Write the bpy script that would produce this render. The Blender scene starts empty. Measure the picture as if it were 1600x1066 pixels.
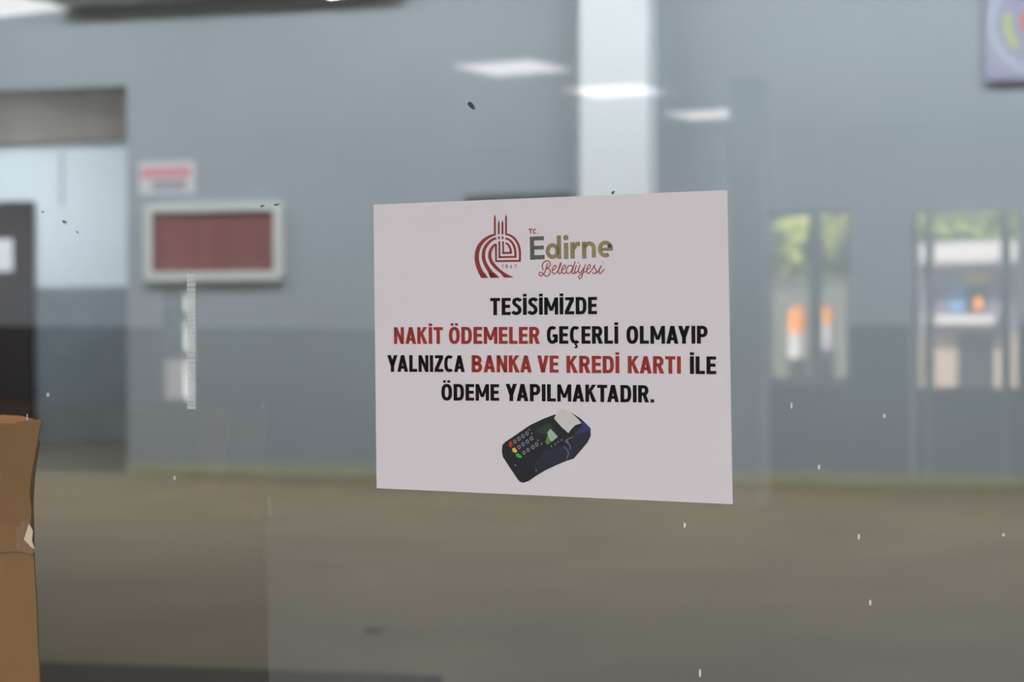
import bpy, bmesh, math, random
from mathutils import Vector
random.seed(7)
sc = bpy.context.scene
C = sc.collection
PI = math.pi

# ------------------------------------------------------------------ camera
FPX = 3000.0
CH = 1.10                      # camera height
ROLL = 0.003
cam_d = bpy.data.cameras.new('camera')
cam_d.sensor_width = 36.0
cam_d.lens = FPX * 36.0 / 1600.0
cam_d.clip_start = 0.05
cam_d.clip_end = 300
cam_d.dof.use_dof = True
cam_d.dof.focus_distance = 1.92
cam_d.dof.aperture_fstop = 5.2
cam = bpy.data.objects.new('camera', cam_d)
C.objects.link(cam)
cam.location = (0, 0, CH)
cam.rotation_mode = 'XYZ'
from mathutils import Matrix
cam.matrix_world = Matrix.Translation((0, 0, CH)) @ Matrix.Rotation(PI / 2, 4, 'X') @ Matrix.Rotation(-ROLL, 4, 'Z')
sc.camera = cam

# ------------------------------------------------------------------ world, sun, exposure
sc.view_settings.view_transform = 'Standard'
sc.view_settings.look = 'None'
sc.view_settings.gamma = 1.0
sc.view_settings.use_curve_mapping = False
sc.view_settings.exposure = 0.0
w = bpy.data.worlds.new('sky'); sc.world = w; w.use_nodes = True
nt = w.node_tree
bg = nt.nodes['Background']
sky = nt.nodes.new('ShaderNodeTexSky')
sky.sky_type = 'NISHITA'; sky.sun_disc = False; sky.sun_elevation = math.radians(48); sky.sun_rotation = 0
nt.links.new(sky.outputs[0], bg.inputs[0])
bg.inputs[1].default_value = 0.25
sun_d = bpy.data.lights.new('sun', 'SUN'); sun_d.energy = 26; sun_d.angle = 0.01; sun_d.color = (1, .93, .84)
sun = bpy.data.objects.new('sun', sun_d); C.objects.link(sun)
YG = math.radians(29.4)        # yaw of the glass partition
YH = math.radians(15.0)        # yaw of the far hall wall
av = Vector((math.cos(YG), -math.sin(YG), 0)); bv = Vector((math.sin(YG), math.cos(YG), 0))
P0 = Vector((0, 1.93, 0))
wv = Vector((math.cos(YH), -math.sin(YH), 0)); nv = Vector((-math.sin(YH), -math.cos(YH), 0))
WP = Vector((0, 15.28, 0))
sdir = (-bv * 0.62 + av * 0.25 + Vector((0, 0, -0.75))).normalized()     # sun travels over the building away from the glass
sun.rotation_euler = sdir.to_track_quat('-Z', 'Y').to_euler()

FILL_HALL = 3.0
FILL_WASH = 35.0
LAMP_ROOM = 2.6
FILL_NEAR = 9.4
FILL_REAR = 84.0
FILL_RECESS = 46.0
GLASS_K = 5.2

# ------------------------------------------------------------------ frames
def FG(s, t, z): return P0 + av * s - bv * t + Vector((0, 0, z))          # room on the camera's side; t = distance from glass
def FH(u, v, z): return WP + wv * u + nv * v + Vector((0, 0, z))          # hall; v = distance in front of far wall
def ray(px, py):
    x = (px - 800) / FPX; y = (533 - py) / FPX
    c, s = math.cos(-ROLL), math.sin(-ROLL)
    return Vector((x * c - y * s, 1.0, x * s + y * c))
CAM = Vector((0, 0, CH))
def hit(px, py, p, n):
    r = ray(px, py); return CAM + r * ((p - CAM).dot(n) / r.dot(n))
def onglass(px, py, off=0.0):                                             # off = metres in front of the glass
    return hit(px, py, P0 - bv * off, bv)
def onwall(px, py, v=0.0):
    q = hit(px, py, WP + nv * v, nv) - WP
    return q.dot(wv), q.z
def vt(px, py, t):                                                        # mirror: photo position seen in the glass at room depth t
    r = ray(px, py); q = r * ((P0 + bv * t - CAM).dot(bv) / r.dot(bv)) + CAM
    d = q - P0
    return d.dot(av), q.z

# ------------------------------------------------------------------ materials
def lin(c):
    return tuple(((v / 255) / 12.92 if v / 255 <= .04045 else (((v / 255) + .055) / 1.055) ** 2.4) for v in c) + (1,)
def mat(name, rgb, rough=.6, metal=0, noise=0, scale=8, spec=.4, bump=0, emit=0, coat=0, rgb2=None, stretch=None):
    m = bpy.data.materials.new(name); m.use_nodes = True
    n = m.node_tree; b = n.nodes['Principled BSDF']
    b.inputs['Base Color'].default_value = lin(rgb)
    b.inputs['Roughness'].default_value = rough
    b.inputs['Metallic'].default_value = metal
    b.inputs['Specular IOR Level'].default_value = spec
    b.inputs['Coat Weight'].default_value = coat
    if emit:
        b.inputs['Emission Color'].default_value = lin(rgb); b.inputs['Emission Strength'].default_value = emit
    if noise or bump:
        tc = n.nodes.new('ShaderNodeTexCoord'); mp = n.nodes.new('ShaderNodeMapping')
        n.links.new(tc.outputs['Object'], mp.inputs[0])
        if stretch: mp.inputs['Scale'].default_value = stretch
        no = n.nodes.new('ShaderNodeTexNoise'); no.inputs['Scale'].default_value = scale; no.inputs['Detail'].default_value = 5
        n.links.new(mp.outputs[0], no.inputs['Vector'])
        if noise:
            mx = n.nodes.new('ShaderNodeMixRGB')
            c1 = lin(rgb); c2 = lin(rgb2) if rgb2 else tuple(v * (1 - noise) for v in c1[:3]) + (1,)
            mx.inputs[1].default_value = c1; mx.inputs[2].default_value = c2
            cr = n.nodes.new('ShaderNodeValToRGB'); cr.color_ramp.elements[0].position = .35; cr.color_ramp.elements[1].position = .7
            n.links.new(no.outputs[0], cr.inputs[0]); n.links.new(cr.outputs[0], mx.inputs[0]); n.links.new(mx.outputs[0], b.inputs['Base Color'])
        if bump:
            bp = n.nodes.new('ShaderNodeBump'); bp.inputs['Strength'].default_value = bump; bp.inputs['Distance'].default_value = .01
            n.links.new(no.outputs[0], bp.inputs['Height']); n.links.new(bp.outputs[0], b.inputs['Normal'])
    return m
def glass_mat(nm='window_glass', K_=GLASS_K):
    m = bpy.data.materials.new(nm); m.use_nodes = True
    n = m.node_tree; n.nodes.clear()
    out = n.nodes.new('ShaderNodeOutputMaterial')
    tr = n.nodes.new('ShaderNodeBsdfTransparent'); tr.inputs[0].default_value = (.97, .985, .98, 1)
    gl = n.nodes.new('ShaderNodeBsdfGlossy'); gl.inputs['Roughness'].default_value = 0.0
    df = n.nodes.new('ShaderNodeBsdfDiffuse'); df.inputs[0].default_value = (.6, .58, .54, 1)
    fr = n.nodes.new('ShaderNodeFresnel'); fr.inputs['IOR'].default_value = 1.5
    ge = n.nodes.new('ShaderNodeNewGeometry')
    k = n.nodes.new('ShaderNodeMath'); k.operation = 'SUBTRACT'; k.inputs[0].default_value = 1
    n.links.new(ge.outputs['Backfacing'], k.inputs[1])
    f2 = n.nodes.new('ShaderNodeMath'); f2.operation = 'MULTIPLY'; f2.inputs[1].default_value = K_
    n.links.new(fr.outputs[0], f2.inputs[0])
    f3 = n.nodes.new('ShaderNodeMath'); f3.operation = 'MULTIPLY'
    n.links.new(f2.outputs[0], f3.inputs[0]); n.links.new(k.outputs[0], f3.inputs[1])
    # dust film
    tc = n.nodes.new('ShaderNodeTexCoord'); no = n.nodes.new('ShaderNodeTexNoise'); no.inputs['Scale'].default_value = 5; no.inputs['Detail'].default_value = 4
    n.links.new(tc.outputs['Object'], no.inputs['Vector'])
    d1 = n.nodes.new('ShaderNodeMath'); d1.operation = 'MULTIPLY'; d1.inputs[1].default_value = .035
    n.links.new(no.outputs[0], d1.inputs[0])
    d2 = n.nodes.new('ShaderNodeMath'); d2.operation = 'MULTIPLY'
    n.links.new(d1.outputs[0], d2.inputs[0]); n.links.new(k.outputs[0], d2.inputs[1])
    m1 = n.nodes.new('ShaderNodeMixShader'); n.links.new(d2.outputs[0], m1.inputs[0]); n.links.new(tr.outputs[0], m1.inputs[1]); n.links.new(df.outputs[0], m1.inputs[2])
    m2 = n.nodes.new('ShaderNodeMixShader'); n.links.new(f3.outputs[0], m2.inputs[0]); n.links.new(m1.outputs[0], m2.inputs[1]); n.links.new(gl.outputs[0], m2.inputs[2])
    n.links.new(m2.outputs[0], out.inputs[0])
    return m
def film_mat(name, rgb, alpha, rough=.5, vary=0):
    m = mat(name, rgb, rough, noise=.15 if vary else 0, scale=60)
    m.node_tree.nodes['Principled BSDF'].inputs['Alpha'].default_value = alpha
    return m

M = dict(
    wall=mat('grey_wall_paint', (170, 178, 184), .7, noise=.05, scale=1.2),
    floor=mat('worn_concrete_floor', (130, 116, 92), .75, noise=.35, scale=1.3, bump=.05, rgb2=(116, 104, 84)),
    base=mat('cream_baseboard', (190, 190, 160), .6, noise=.12, scale=6),
    column=mat('white_column_paint', (246, 249, 252), .6),
    ceil=mat('ceiling_paint', (160, 160, 158), .8),
    soffit=mat('recess_ceiling', (150, 142, 134), .8, noise=.2, scale=3),
    white=mat('white_upper_wall', (225, 232, 238), .7),
    dado=mat('grey_dado_paint', (128, 136, 142), .6, noise=.15, scale=3),
    rfloor=mat('recess_floor', (95, 92, 80), .7, noise=.3, scale=2),
    door=mat('dark_brown_door', (34, 22, 22), .5, noise=.3, scale=10, stretch=(6, 6, .6)),
    paper=mat('white_paper', (236, 236, 238), .7),
    alu=mat('pale_frame', (222, 226, 220), .45),
    felt=mat('red_brown_felt', (150, 84, 78), .9, noise=.25, scale=3, stretch=(5, 5, .4)),
    red=mat('pink_red_print', (238, 150, 166), .7),
    greyp=mat('grey_print', (165, 162, 176), .7),
    lilac=mat('lilac_panel', (178, 178, 200), .5, noise=.1, scale=3, rgb2=(164, 162, 194)),
    palel=mat('pale_ring', (200, 208, 222), .5),
    ygreen=mat('yellow_green_print', (204, 214, 120), .5),
    coral=mat('coral_print', (226, 120, 110), .5),
    dmetal=mat('dark_grey_metal', (92, 98, 98), .5, metal=.2),
    rubber=mat('dark_rubber', (44, 42, 33), .8, noise=.3, scale=20),
    leaf=mat('dry_leaf', (92, 62, 44), .8),
    glass=glass_mat(),
    clear=glass_mat('clear_glass', 2.0),
    steel=mat('window_frame_paint', (110, 114, 118), .5),
    roomwall=mat('room_wall_paint', (226, 232, 240), .7),
    roomlower=mat('dark_lower_panel', (36, 36, 36), .6),
    roomfloor=mat('room_floor_tile', (66, 60, 50), .6, noise=.15, scale=2),
    roomceil=mat('room_ceiling_tile', (226, 228, 230), .8),
    rcol=mat('steel_column_paint', (128, 133, 140), .5),
    sheet=mat('laminated_paper', (213, 206, 208), .45, spec=.3, noise=.02, scale=3),
    sheetedge=mat('laminate_edge', (205, 205, 200), .3),
    ink=mat('black_ink', (12, 10, 12), .6, spec=.15, noise=.2, scale=60),
    redink=mat('red_ink', (146, 34, 25), .5, noise=.12, scale=60),
    emb=mat('brick_red_ink', (136, 38, 27), .5, noise=.2, scale=50, rgb2=(116, 42, 34)),
    greyink=mat('dark_grey_ink', (88, 88, 78), .5, noise=.2, scale=120),
    olive=mat('olive_ink', (138, 130, 84), .5, noise=.2, scale=50, rgb2=(128, 108, 78)),  # grey lettering with a yellow-green reflection painted into its colour
    script=mat('rust_script_ink', (150, 72, 58), .5),
    card=mat('cardboard', (128, 99, 62), .85, noise=.12, scale=5, bump=.08, rgb2=(118, 91, 56)),
    cardin=mat('cardboard_inside', (156, 112, 68), .9, noise=.1, scale=8),
    tape=mat('brown_packing_tape', (126, 92, 60), .3, noise=.2, scale=50, stretch=(8, 8, .6), coat=.4),
    tear=mat('torn_paper_fibre', (200, 186, 160), .9),
    strip=film_mat('reflection_film', (226, 228, 226), .42, .4, 1),  # film standing in for a bright strip mirrored in the pane
    speck=mat('white_drip', (235, 235, 230), .6),
    bug=mat('dark_husk', (58, 58, 60), .7),
    lampf=mat('lamp_frame_white', (235, 235, 235), .5),
    asphalt=mat('pale_paving', (190, 178, 164), .8, noise=.15, scale=2),
    kiosk=mat('kiosk_lilac_wall', (122, 118, 134), .7),
    cream=mat('cream_panel', (172, 158, 146), .7),
    awn=mat('white_awning', (205, 203, 206), .6),
    bluep=mat('blue_poster', (110, 150, 200), .5),
    yel=mat('yellow_sign', (200, 180, 80), .5),
    orange=mat('orange_plastic', (255, 160, 50), .5),
    dark=mat('dark_case', (40, 42, 46), .5),
    fence=mat('grey_green_wall', (110, 112, 105), .8),
    bwall=mat('blue_grey_render', (70, 80, 94), .8),
    bark=mat('tree_bark', (80, 66, 50), .9),
)
def foliage_mat(name, a, b): return mat(name, a, .6, noise=.5, scale=2, rgb2=b)
M['leaf1'] = foliage_mat('sunlit_leaves', (170, 182, 76), (112, 134, 54))
M['leaf2'] = foliage_mat('yellow_leaves', (186, 192, 84), (140, 150, 62))
def lamp_mat(n, s, col=(255, 250, 244)):
    m = mat(n, col, .5); b = m.node_tree.nodes['Principled BSDF']
    b.inputs['Emission Color'].default_value = lin(col); b.inputs['Emission Strength'].default_value = s; return m
M['fill_hall'] = lamp_mat('hall_fill_diffuser', FILL_HALL)
M['lamp_room'] = lamp_mat('room_lamp_diffuser', LAMP_ROOM, (255, 250, 248))
M['fill_near'] = lamp_mat('near_fill_diffuser', FILL_NEAR, (255, 250, 246))
M['fill_rear'] = lamp_mat('rear_fill_diffuser', FILL_REAR, (250, 250, 255))
M['fill_wash'] = lamp_mat('wall_fill_diffuser', FILL_WASH, (245, 250, 255))
M['fill_recess'] = lamp_mat('recess_fill_diffuser', FILL_RECESS, (245, 250, 255))

# ------------------------------------------------------------------ mesh helpers
def tag(o, label=None, cat=None, group=None, kind=None):
    if label: o['label'] = label
    if cat: o['category'] = cat
    if group: o['group'] = group
    if kind: o['kind'] = kind
    return o
def empty(name, loc, label=None, cat=None, group=None, kind=None):
    o = bpy.data.objects.new(name, None); o.empty_display_size = .05; C.objects.link(o); o.location = loc
    return tag(o, label, cat, group, kind)
class MB:
    def __init__(s): s.v = []; s.f = []
    def add(s, vs, fs):
        n = len(s.v); s.v += [Vector(p) for p in vs]; s.f += [tuple(i + n for i in f) for f in fs]; return s
    def box(s, F, x0, x1, y0, y1, z0, z1):
        c = [F(x, y, z) for z in (z0, z1) for y in (y0, y1) for x in (x0, x1)]
        return s.add(c, [(0, 1, 3, 2), (4, 5, 7, 6), (0, 1, 5, 4), (2, 3, 7, 6), (0, 2, 6, 4), (1, 3, 7, 5)])
    def prism(s, pts, ext):                       # pts: 3-D outline, ext: vector
        n = len(pts); ps = [Vector(p) for p in pts]; q = [p + ext for p in ps]
        return s.add(ps + q, [tuple(range(n)), tuple(range(2 * n - 1, n - 1, -1))] + [(i, (i + 1) % n, n + (i + 1) % n, n + i) for i in range(n)])
    def cyl(s, c, r0, r1, h, n=20, axis=Vector((0, 0, 1))):
        c = Vector(c); ax = axis.normalized(); t = ax.orthogonal().normalized(); b = ax.cross(t)
        vs = [c + (t * math.cos(2 * PI * i / n) + b * math.sin(2 * PI * i / n)) * r0 for i in range(n)]
        vs += [c + ax * h + (t * math.cos(2 * PI * i / n) + b * math.sin(2 * PI * i / n)) * r1 for i in range(n)]
        return s.add(vs, [tuple(range(n)), tuple(range(n, 2 * n))] + [(i, (i + 1) % n, n + (i + 1) % n, n + i) for i in range(n)])
    def build(s, name, m, parent=None, loc=None, bevel=0, recalc=True, smooth=False):
        off = Vector(parent.location) if parent is not None else (Vector(loc) if loc is not None else Vector((0, 0, 0)))
        if parent is not None and parent.parent is not None: off = off + Vector(parent.parent.location)
        me = bpy.data.meshes.new(name); me.from_pydata([p - off for p in s.v], [], s.f)
        if recalc or bevel:
            bm = bmesh.new(); bm.from_mesh(me)
            bmesh.ops.recalc_face_normals(bm, faces=bm.faces)
            if bevel: bmesh.ops.bevel(bm, geom=bm.edges[:], offset=bevel, segments=2, affect='EDGES', clamp_overlap=True)
            bm.to_mesh(me); bm.free()
        if smooth:
            for p in me.polygons: p.use_smooth = True
        me.materials.append(m)
        o = bpy.data.objects.new(name, me); C.objects.link(o)
        if parent is not None: o.parent = parent
        elif loc is not None: o.location = loc
        return o
def struct(name, mb, m, **k): return tag(mb.build(name, m, **k), kind='structure')

# ================================================================== LARGE STRUCTURE
def line_x(p, d, q, e):                            # 2-D intersection p+k d = q+l e
    det = d.x * (-e.y) + e.x * d.y
    k = ((q.x - p.x) * (-e.y) + e.x * (q.y - p.y)) / det
    return p + d * k
UL, UR = -9.0, 6.0
HC = 5.2
uC, _ = onwall(199, 500)                            # left end of the grey wall: the recess begins
zR = 3.26; RD = 4.4
cL, cR = FH(UL, 0, 0), FH(UR, 0, 0)
gL = line_x(cL, nv, P0, av); gR = line_x(cR, nv, P0, av)
sL = (gL - P0).dot(av); sR = (gR - P0).dot(av)
# hall floor and ceiling
up = Vector((0, 0, 1))
flr = MB().prism([FH(UL, 0, 0), FH(UR, 0, 0), gR, gL], -up * .2)
struct('floor', flr, M['floor'])
struct('ceiling', MB().prism([FH(UL, 0, HC), FH(UR, 0, HC), gR + up * HC, gL + up * HC], up * .2), M['ceil'])
struct('wall_back', MB().box(FH, uC, UR + .3, -.25, 0, 0, HC).box(FH, UL, uC, -.25, 0, zR, HC), M['wall'])
struct('wall_left', MB().box(FH, UL - .2, UL, -RD, (gL - cL).dot(nv), 0, HC), M['wall'])
struct('wall_right', MB().box(FH, UR, UR + .2, 0, (gR - cR).dot(nv), 0, HC), M['wall'])
struct('baseboard_back', MB().box(FH, uC, UR, 0, .02, 0, .085), M['base'])
# recess
struct('wall_recess_side', MB().box(FH, uC, uC + .2, -RD, -.25, 0, 4.1), M['wall'])
struct('wall_recess_back_upper', MB().box(FH, UL, uC + .2, -RD - .2, -RD, 1.71, 4.1), M['white'])
struct('wall_recess_back_lower', MB().box(FH, UL, uC + .2, -RD - .2, -RD + .01, 0, 1.71), M['dado'])
struct('ceiling_recess', MB().box(FH, UL, uC + .2, -RD, -.25, 4.1, 4.3), M['ceil'])
struct('trim_5', MB().box(FH, UL, uC + .2, -RD, -RD + .12, onwall(100, 221, -RD + .12)[1], 4.1), M['soffit'])
struct('floor_recess', MB().box(FH, UL, uC, -RD, 0, -.2, 0.0), M['rfloor'])
# column
c0, _ = onwall(906, 200, .35); c1, _ = onwall(1012, 200, .35)
struct('trim_1', MB().box(FH, c0, c1, .0, .35, 0, HC), M['column'], bevel=.004)

# room on the camera's side
TR = 13.3; HR = 2.84; S0, S1 = -9.0, 5.0
struct('floor_front', MB().box(FG, S0, S1, -.0, TR, -.2, 0), M['roomfloor'])
struct('ceiling_front', MB().box(FG, S0, S1, .06, TR, HR, HR + .2), M['roomceil'])
# partition with the glass opening
WS0, WS1, WZ0, WZ1 = -1.7, 1.6, .55, 2.3
F = FG
pt = MB().box(F, sL, WS0, -.06, .06, 0, HC).box(F, WS1, S1 + .2, -.06, .06, 0, HC).box(F, WS0, WS1, -.06, .06, 0, WZ0).box(F, WS0, WS1, -.06, .06, WZ1, HC)
struct('wall_partition', pt, M['roomwall'])
win = empty('window_1', FG(0, 0, WZ0), kind='structure')
fr = MB(); fw = .05
fr.box(F, WS0, WS1, -.03, .03, WZ0, WZ0 + fw).box(F, WS0, WS1, -.03, .03, WZ1 - fw, WZ1).box(F, WS0, WS0 + fw, -.03, .03, WZ0 + fw, WZ1 - fw).box(F, WS1 - fw, WS1, -.03, .03, WZ0 + fw, WZ1 - fw)
fr.build('window_frame', M['steel'], win)
MB().box(F, WS0 + fw, WS1 - fw, -.006, 0, WZ0 + fw, WZ1 - fw).build('window_pane', M['glass'], win)

# rear wall with window and glass doors (seen mirrored in the pane)
wa, wz1 = vt(1190, 331, TR); wb, _ = vt(1327, 331, TR); _, wz0 = vt(1250, 600, TR)
da, dz1 = vt(1422, 334, TR); db, _ = vt(1592, 334, TR); _, dz0 = vt(1500, 606, TR)
db2 = db + 2.2
rw = MB()
rw.box(F, S0, wa, TR, TR + .2, 0, HR); rw.box(F, wa, wb, TR, TR + .2, 0, wz0); rw.box(F, wa, wb, TR, TR + .2, wz1, HR)
rw.box(F, wb, da, TR, TR + .2, 0, HR); rw.box(F, da, db, TR, TR + .2, dz1, HR); rw.box(F, db, S1, TR, TR + .2, 0, HR)
struct('wall_front', rw, M['roomwall'])
DZ = 1.22
struct('trim_4', MB().box(F, S0, wa, TR - .02, TR, 0, DZ).box(F, wa, wb, TR - .02, TR, 0, wz0 - .01).box(F, wb, da, TR - .02, TR, 0, DZ).box(F, db, S1, TR - .02, TR, 0, DZ), M['roomlower'])  # dark lower band, added to darken the mirrored lower wall
# side wall with a narrow window
def vside(px, py, s):                               # mirror position on side wall at given s
    r = ray(px, py); k = (s - (CAM - P0).dot(av)) / r.dot(av); q = CAM + r * k
    return (q - P0).dot(bv), q.z
t0, qz1 = vside(262, 452, S0); t1, qz0 = vside(300, 622, S0)
ta, tb = min(t0, t1), max(t0, t1)
ta -= .06; SW = .07
sw = MB().box(F, S0 - SW, S0, 0, ta, 0, HR).box(F, S0 - SW, S0, tb, TR + .2, 0, HR).box(F, S0 - SW, S0, ta, tb, 0, qz0).box(F, S0 - SW, S0, ta, tb, qz1, HR)
struct('wall_side_left', sw, M['roomwall'])
struct('trim_6', MB().box(F, S0, S0 + .02, 0, ta, 0, DZ).box(F, S0, S0 + .02, tb, TR - .02, 0, DZ).box(F, S0, S0 + .02, ta, tb, 0, qz0), M['roomlower'])  # same added dark band, continued along the side wall
struct('wall_side_right', MB().box(F, S1, S1 + .2, 0, TR + .2, 0, HR), M['roomwall'])
w4 = empty('window_4', FG(S0 - .1, (ta + tb) / 2, qz0), kind='structure')
zz = [qz0, qz0 + (qz1 - qz0) * .36, qz0 + (qz1 - qz0) * .44, qz0 + (qz1 - qz0) * .72, qz0 + (qz1 - qz0) * .8, qz1]
fr4 = MB()
for za, zb in ((zz[1], zz[2]), (zz[3], zz[4])): fr4.box(F, S0 - .06, S0 - .02, ta, tb, za, zb)
fr4.build('window_frame', M['steel'], w4)
MB().box(F, S0 - .042, S0 - .038, ta, tb, qz0, qz1).build('window_pane', M['clear'], w4)
# window_2
w2 = empty('window_2', FG((wa + wb) / 2, TR + .1, wz0), kind='structure')
ma, _ = vt(1261, 400, TR); mb_, _ = vt(1276, 400, TR)
f2 = MB().box(F, ma, mb_, TR + .06, TR + .14, wz0, wz1).box(F, wa, wb, TR + .06, TR + .14, wz0, wz0 + .05).box(F, wa, wb, TR + .06, TR + .14, wz1 - .04, wz1).box(F, wa, wa + .04, TR + .06, TR + .14, wz0 + .05, wz1 - .04).box(F, wb - .04, wb, TR + .06, TR + .14, wz0 + .05, wz1 - .04)
f2.build('window_frame', M['steel'], w2)
MB().box(F, wa, ma, TR + .098, TR + .102, wz0, wz1).build('window_pane', M['clear'], w2)
MB().box(F, mb_, wb, TR + .098, TR + .102, wz0, wz1).build('window_pane', M['clear'], w2)
# door_2: glazed double door with solid kick panels
d2 = empty('door_2', FG((da + db) / 2, TR + .1, 0), kind='structure')
pa, _ = vt(1442, 400, TR); pb, _ = vt(1451, 400, TR); pc, _ = vt(1561, 400, TR); pd, _ = vt(1572, 400, TR)
fd = MB()
for x0, x1 in ((da, da + .03), (pa, pb), (pc, pd), (db - .03, db)): fd.box(F, x0, x1, TR + .05, TR + .15, 0, dz1)
fd.build('door_frame', M['steel'], d2)
for x0, x1 in ((da + .03, pa), (pb, pc), (pd, db - .03)):
    MB().box(F, x0, x1, TR + .08, TR + .12, 0, dz0).build('kick_panel', M['roomlower'], d2)
    MB().box(F, x0, x1, TR + .098, TR + .102, dz0, dz1).build('window_pane', M['clear'], d2)
# steel column in that room (cuts off the last ceiling panel in the reflection)
TC = 10.2
k0, _ = vt(1139, 300, TC); k1, _ = vt(1186, 300, TC)
struct('trim_2', MB().box(F, k0, k1, TC, TC + .18, 0, HR), M['rcol'], bevel=.006)

# outdoors
TG = TR + .2
struct('ground', MB().box(F, -32, 26, TG, 60, -.3, -.02), M['asphalt'])
struct('ground_side', MB().box(F, -32, S0 - .2, -5, TG, -.3, -.02), M['asphalt'])

# ================================================================== LAMPS
def ceiling_panel(name, F, x, y, z, wx, wy, m, label, group):
    c = F(x, y, z)
    e = empty(name, c, label, 'ceiling light', group)
    G = lambda a, b, h: F(x + a, y + b, z + h)
    t = .025
    MB().box(G, -wx, wx, -wy, -wy + t, -.012, 0).box(G, -wx, wx, wy - t, wy, -.012, 0).box(G, -wx, -wx + t, -wy + t, wy - t, -.012, 0).box(G, wx - t, wx, -wy + t, wy - t, -.012, 0).build('frame', M['lampf'], e)
    MB().box(G, -wx + t, wx - t, -wy + t, wy - t, -.008, -.001).build('diffuser', m, e)
    return e
def copy_thing(e, loc, label=None, group=None):
    r = e.copy(); C.objects.link(r); r.location = loc
    if label: r['label'] = label
    if group: r['group'] = group
    for ch in e.children:
        c = ch.copy(); C.objects.link(c); c.parent = r
        for g in ch.children:
            d = g.copy(); C.objects.link(d); d.parent = c
    return r
def lightpos(px, py):
    r = ray(px, py); q = CAM + r * ((HR - CH) / r.z); d = q - P0
    return d.dot(av), d.dot(bv)
seen = [(801, 104, 'square white ceiling panel light reflected in the glass left of the white column'),
        (963, 140, 'square white ceiling panel light reflected over the white column'),
        (1112, 177, 'square white ceiling panel light reflected right of the white column, cut short'),
        (-10, 5, 'square white ceiling panel light reflected at the top left corner')]
s_, t_ = lightpos(*seen[0][:2])
panel0 = ceiling_panel('ceiling_light', FG, s_, t_, HR, .31, .31, M['lamp_room'], seen[0][2], 'square ceiling panels of the front room')
for px, py, lb in seen[1:]:
    s_, t_ = lightpos(px, py); copy_thing(panel0, FG(s_, t_, HR), lb)
near = None
for s_, t_ in ((-1.9, 2.0), (.6, 2.0), (3.1, 2.0), (-1.0, 4.6), (1.6, 4.6), (3.8, 4.6), (-7.0, 3.8), (-4.2, 3.2)):  # unseen fill panels added to brighten the notice
    if near is None: near = ceiling_panel('ceiling_light', FG, s_, t_, HR, .6, .3, M['fill_near'], 'added fill panel overhead in the front room, out of frame', 'added overhead panels out of frame')
    else: copy_thing(near, FG(s_, t_, HR))
rear = None
for s_, t_ in ((1.8, 7.0), (-1.5, 6.8), (-4.0, 6.0), (4.0, 7.2), (0.6, 9.6), (3.0, 9.6), (0.4, 11.9), (2.8, 11.9)):  # unseen panels added to brighten the walls mirrored in the pane
    if rear is None: rear = ceiling_panel('ceiling_light', FG, s_, t_, HR, .6, .3, M['fill_rear'], 'added fill panel at the rear of the front room, out of frame', 'added rear panels out of frame')
    else: copy_thing(rear, FG(s_, t_, HR))
first = wash = None
for u in (-7.2, -4.0, -.8, 2.4, 5.0):
    for v in (2.2, 6.4, 9.6):
        if (FH(u, v, 0) - P0).dot(bv) < 1.0: continue
        if v == 2.2:  # this row is added to wash the upper far wall
            if wash is None: wash = ceiling_panel('hall_fill_light', FH, u, v, HC, .9, .3, M['fill_wash'], 'added wash panel near the far grey wall, above the frame', 'added hall panels along the far wall')
            else: copy_thing(wash, FH(u, v, HC))
        elif first is None: first = ceiling_panel('hall_fill_light', FH, u, v, HC, .6, .3, M['fill_hall'], 'added fill panel above the middle of the hall floor, out of frame', 'added hall ceiling panels')  # unseen fill added over the hall floor
        else: copy_thing(first, FH(u, v, HC))
ceiling_panel('recess_fill_light', FH, -6.9, -2.2, 4.1, .6, .5, M['fill_recess'], 'added panel light in the recess ceiling, unseen left of the frame', None)  # added, never in view; brightens the white recess wall
# cable tray high on the wall at the left
tz = onwall(250, 1, .2)[1]; ta_ = onwall(84, 5, .2)[0]; tb__ = onwall(620, 5, .2)[0]
struct('trim_3', MB().box(FH, ta_, tb__, 0, .2, tz, tz + .12), M['dmetal'], bevel=.004)

# ================================================================== HALL OBJECTS
def rbox_frame(mb, F, x0, x1, y0, y1, z0, z1, t, r=.03):
    # rounded picture-frame ring extruded in y
    def ring(x0, x1, z0, z1, r):
        o = []
        for cx, cz, a0 in ((x1 - r, z1 - r, 0), (x0 + r, z1 - r, 90), (x0 + r, z0 + r, 180), (x1 - r, z0 + r, 270)):
            for i in range(6): a = math.radians(a0 + i * 18); o.append((cx + r * math.cos(a), cz + r * math.sin(a)))
        return o
    A = ring(x0, x1, z0, z1, r); B = ring(x0 + t, x1 - t, z0 + t, z1 - t, r * .3); n = len(A)
    vs = [F(x, y, z) for y in (y0, y1) for R in (A, B) for x, z in R]
    fs = []
    for i in range(n):
        j = (i + 1) % n
        fs += [(i, j, n + j, n + i), (2 * n + i, 2 * n + j, 3 * n + j, 3 * n + i), (i, j, 2 * n + j, 2 * n + i), (n + i, n + j, 3 * n + j, 3 * n + i)]
    return mb.add(vs, fs)
# notice board
x0, z1 = onwall(224, 319, .05); x1, z0 = onwall(441, 437, .05)
nb = empty('notice_board', FH((x0 + x1) / 2, 0, z0), 'wide notice board with pale frame and red-brown backing on the grey wall', 'notice board')
rbox_frame(MB(), FH, x0, x1, .0, .06, z0, z1, .075, .05).build('frame', M['alu'], nb)
MB().box(FH, x0 + .06, x1 - .06, .0, .025, z0 + .06, z1 - .06).build('backing', M['felt'], nb)
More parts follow.
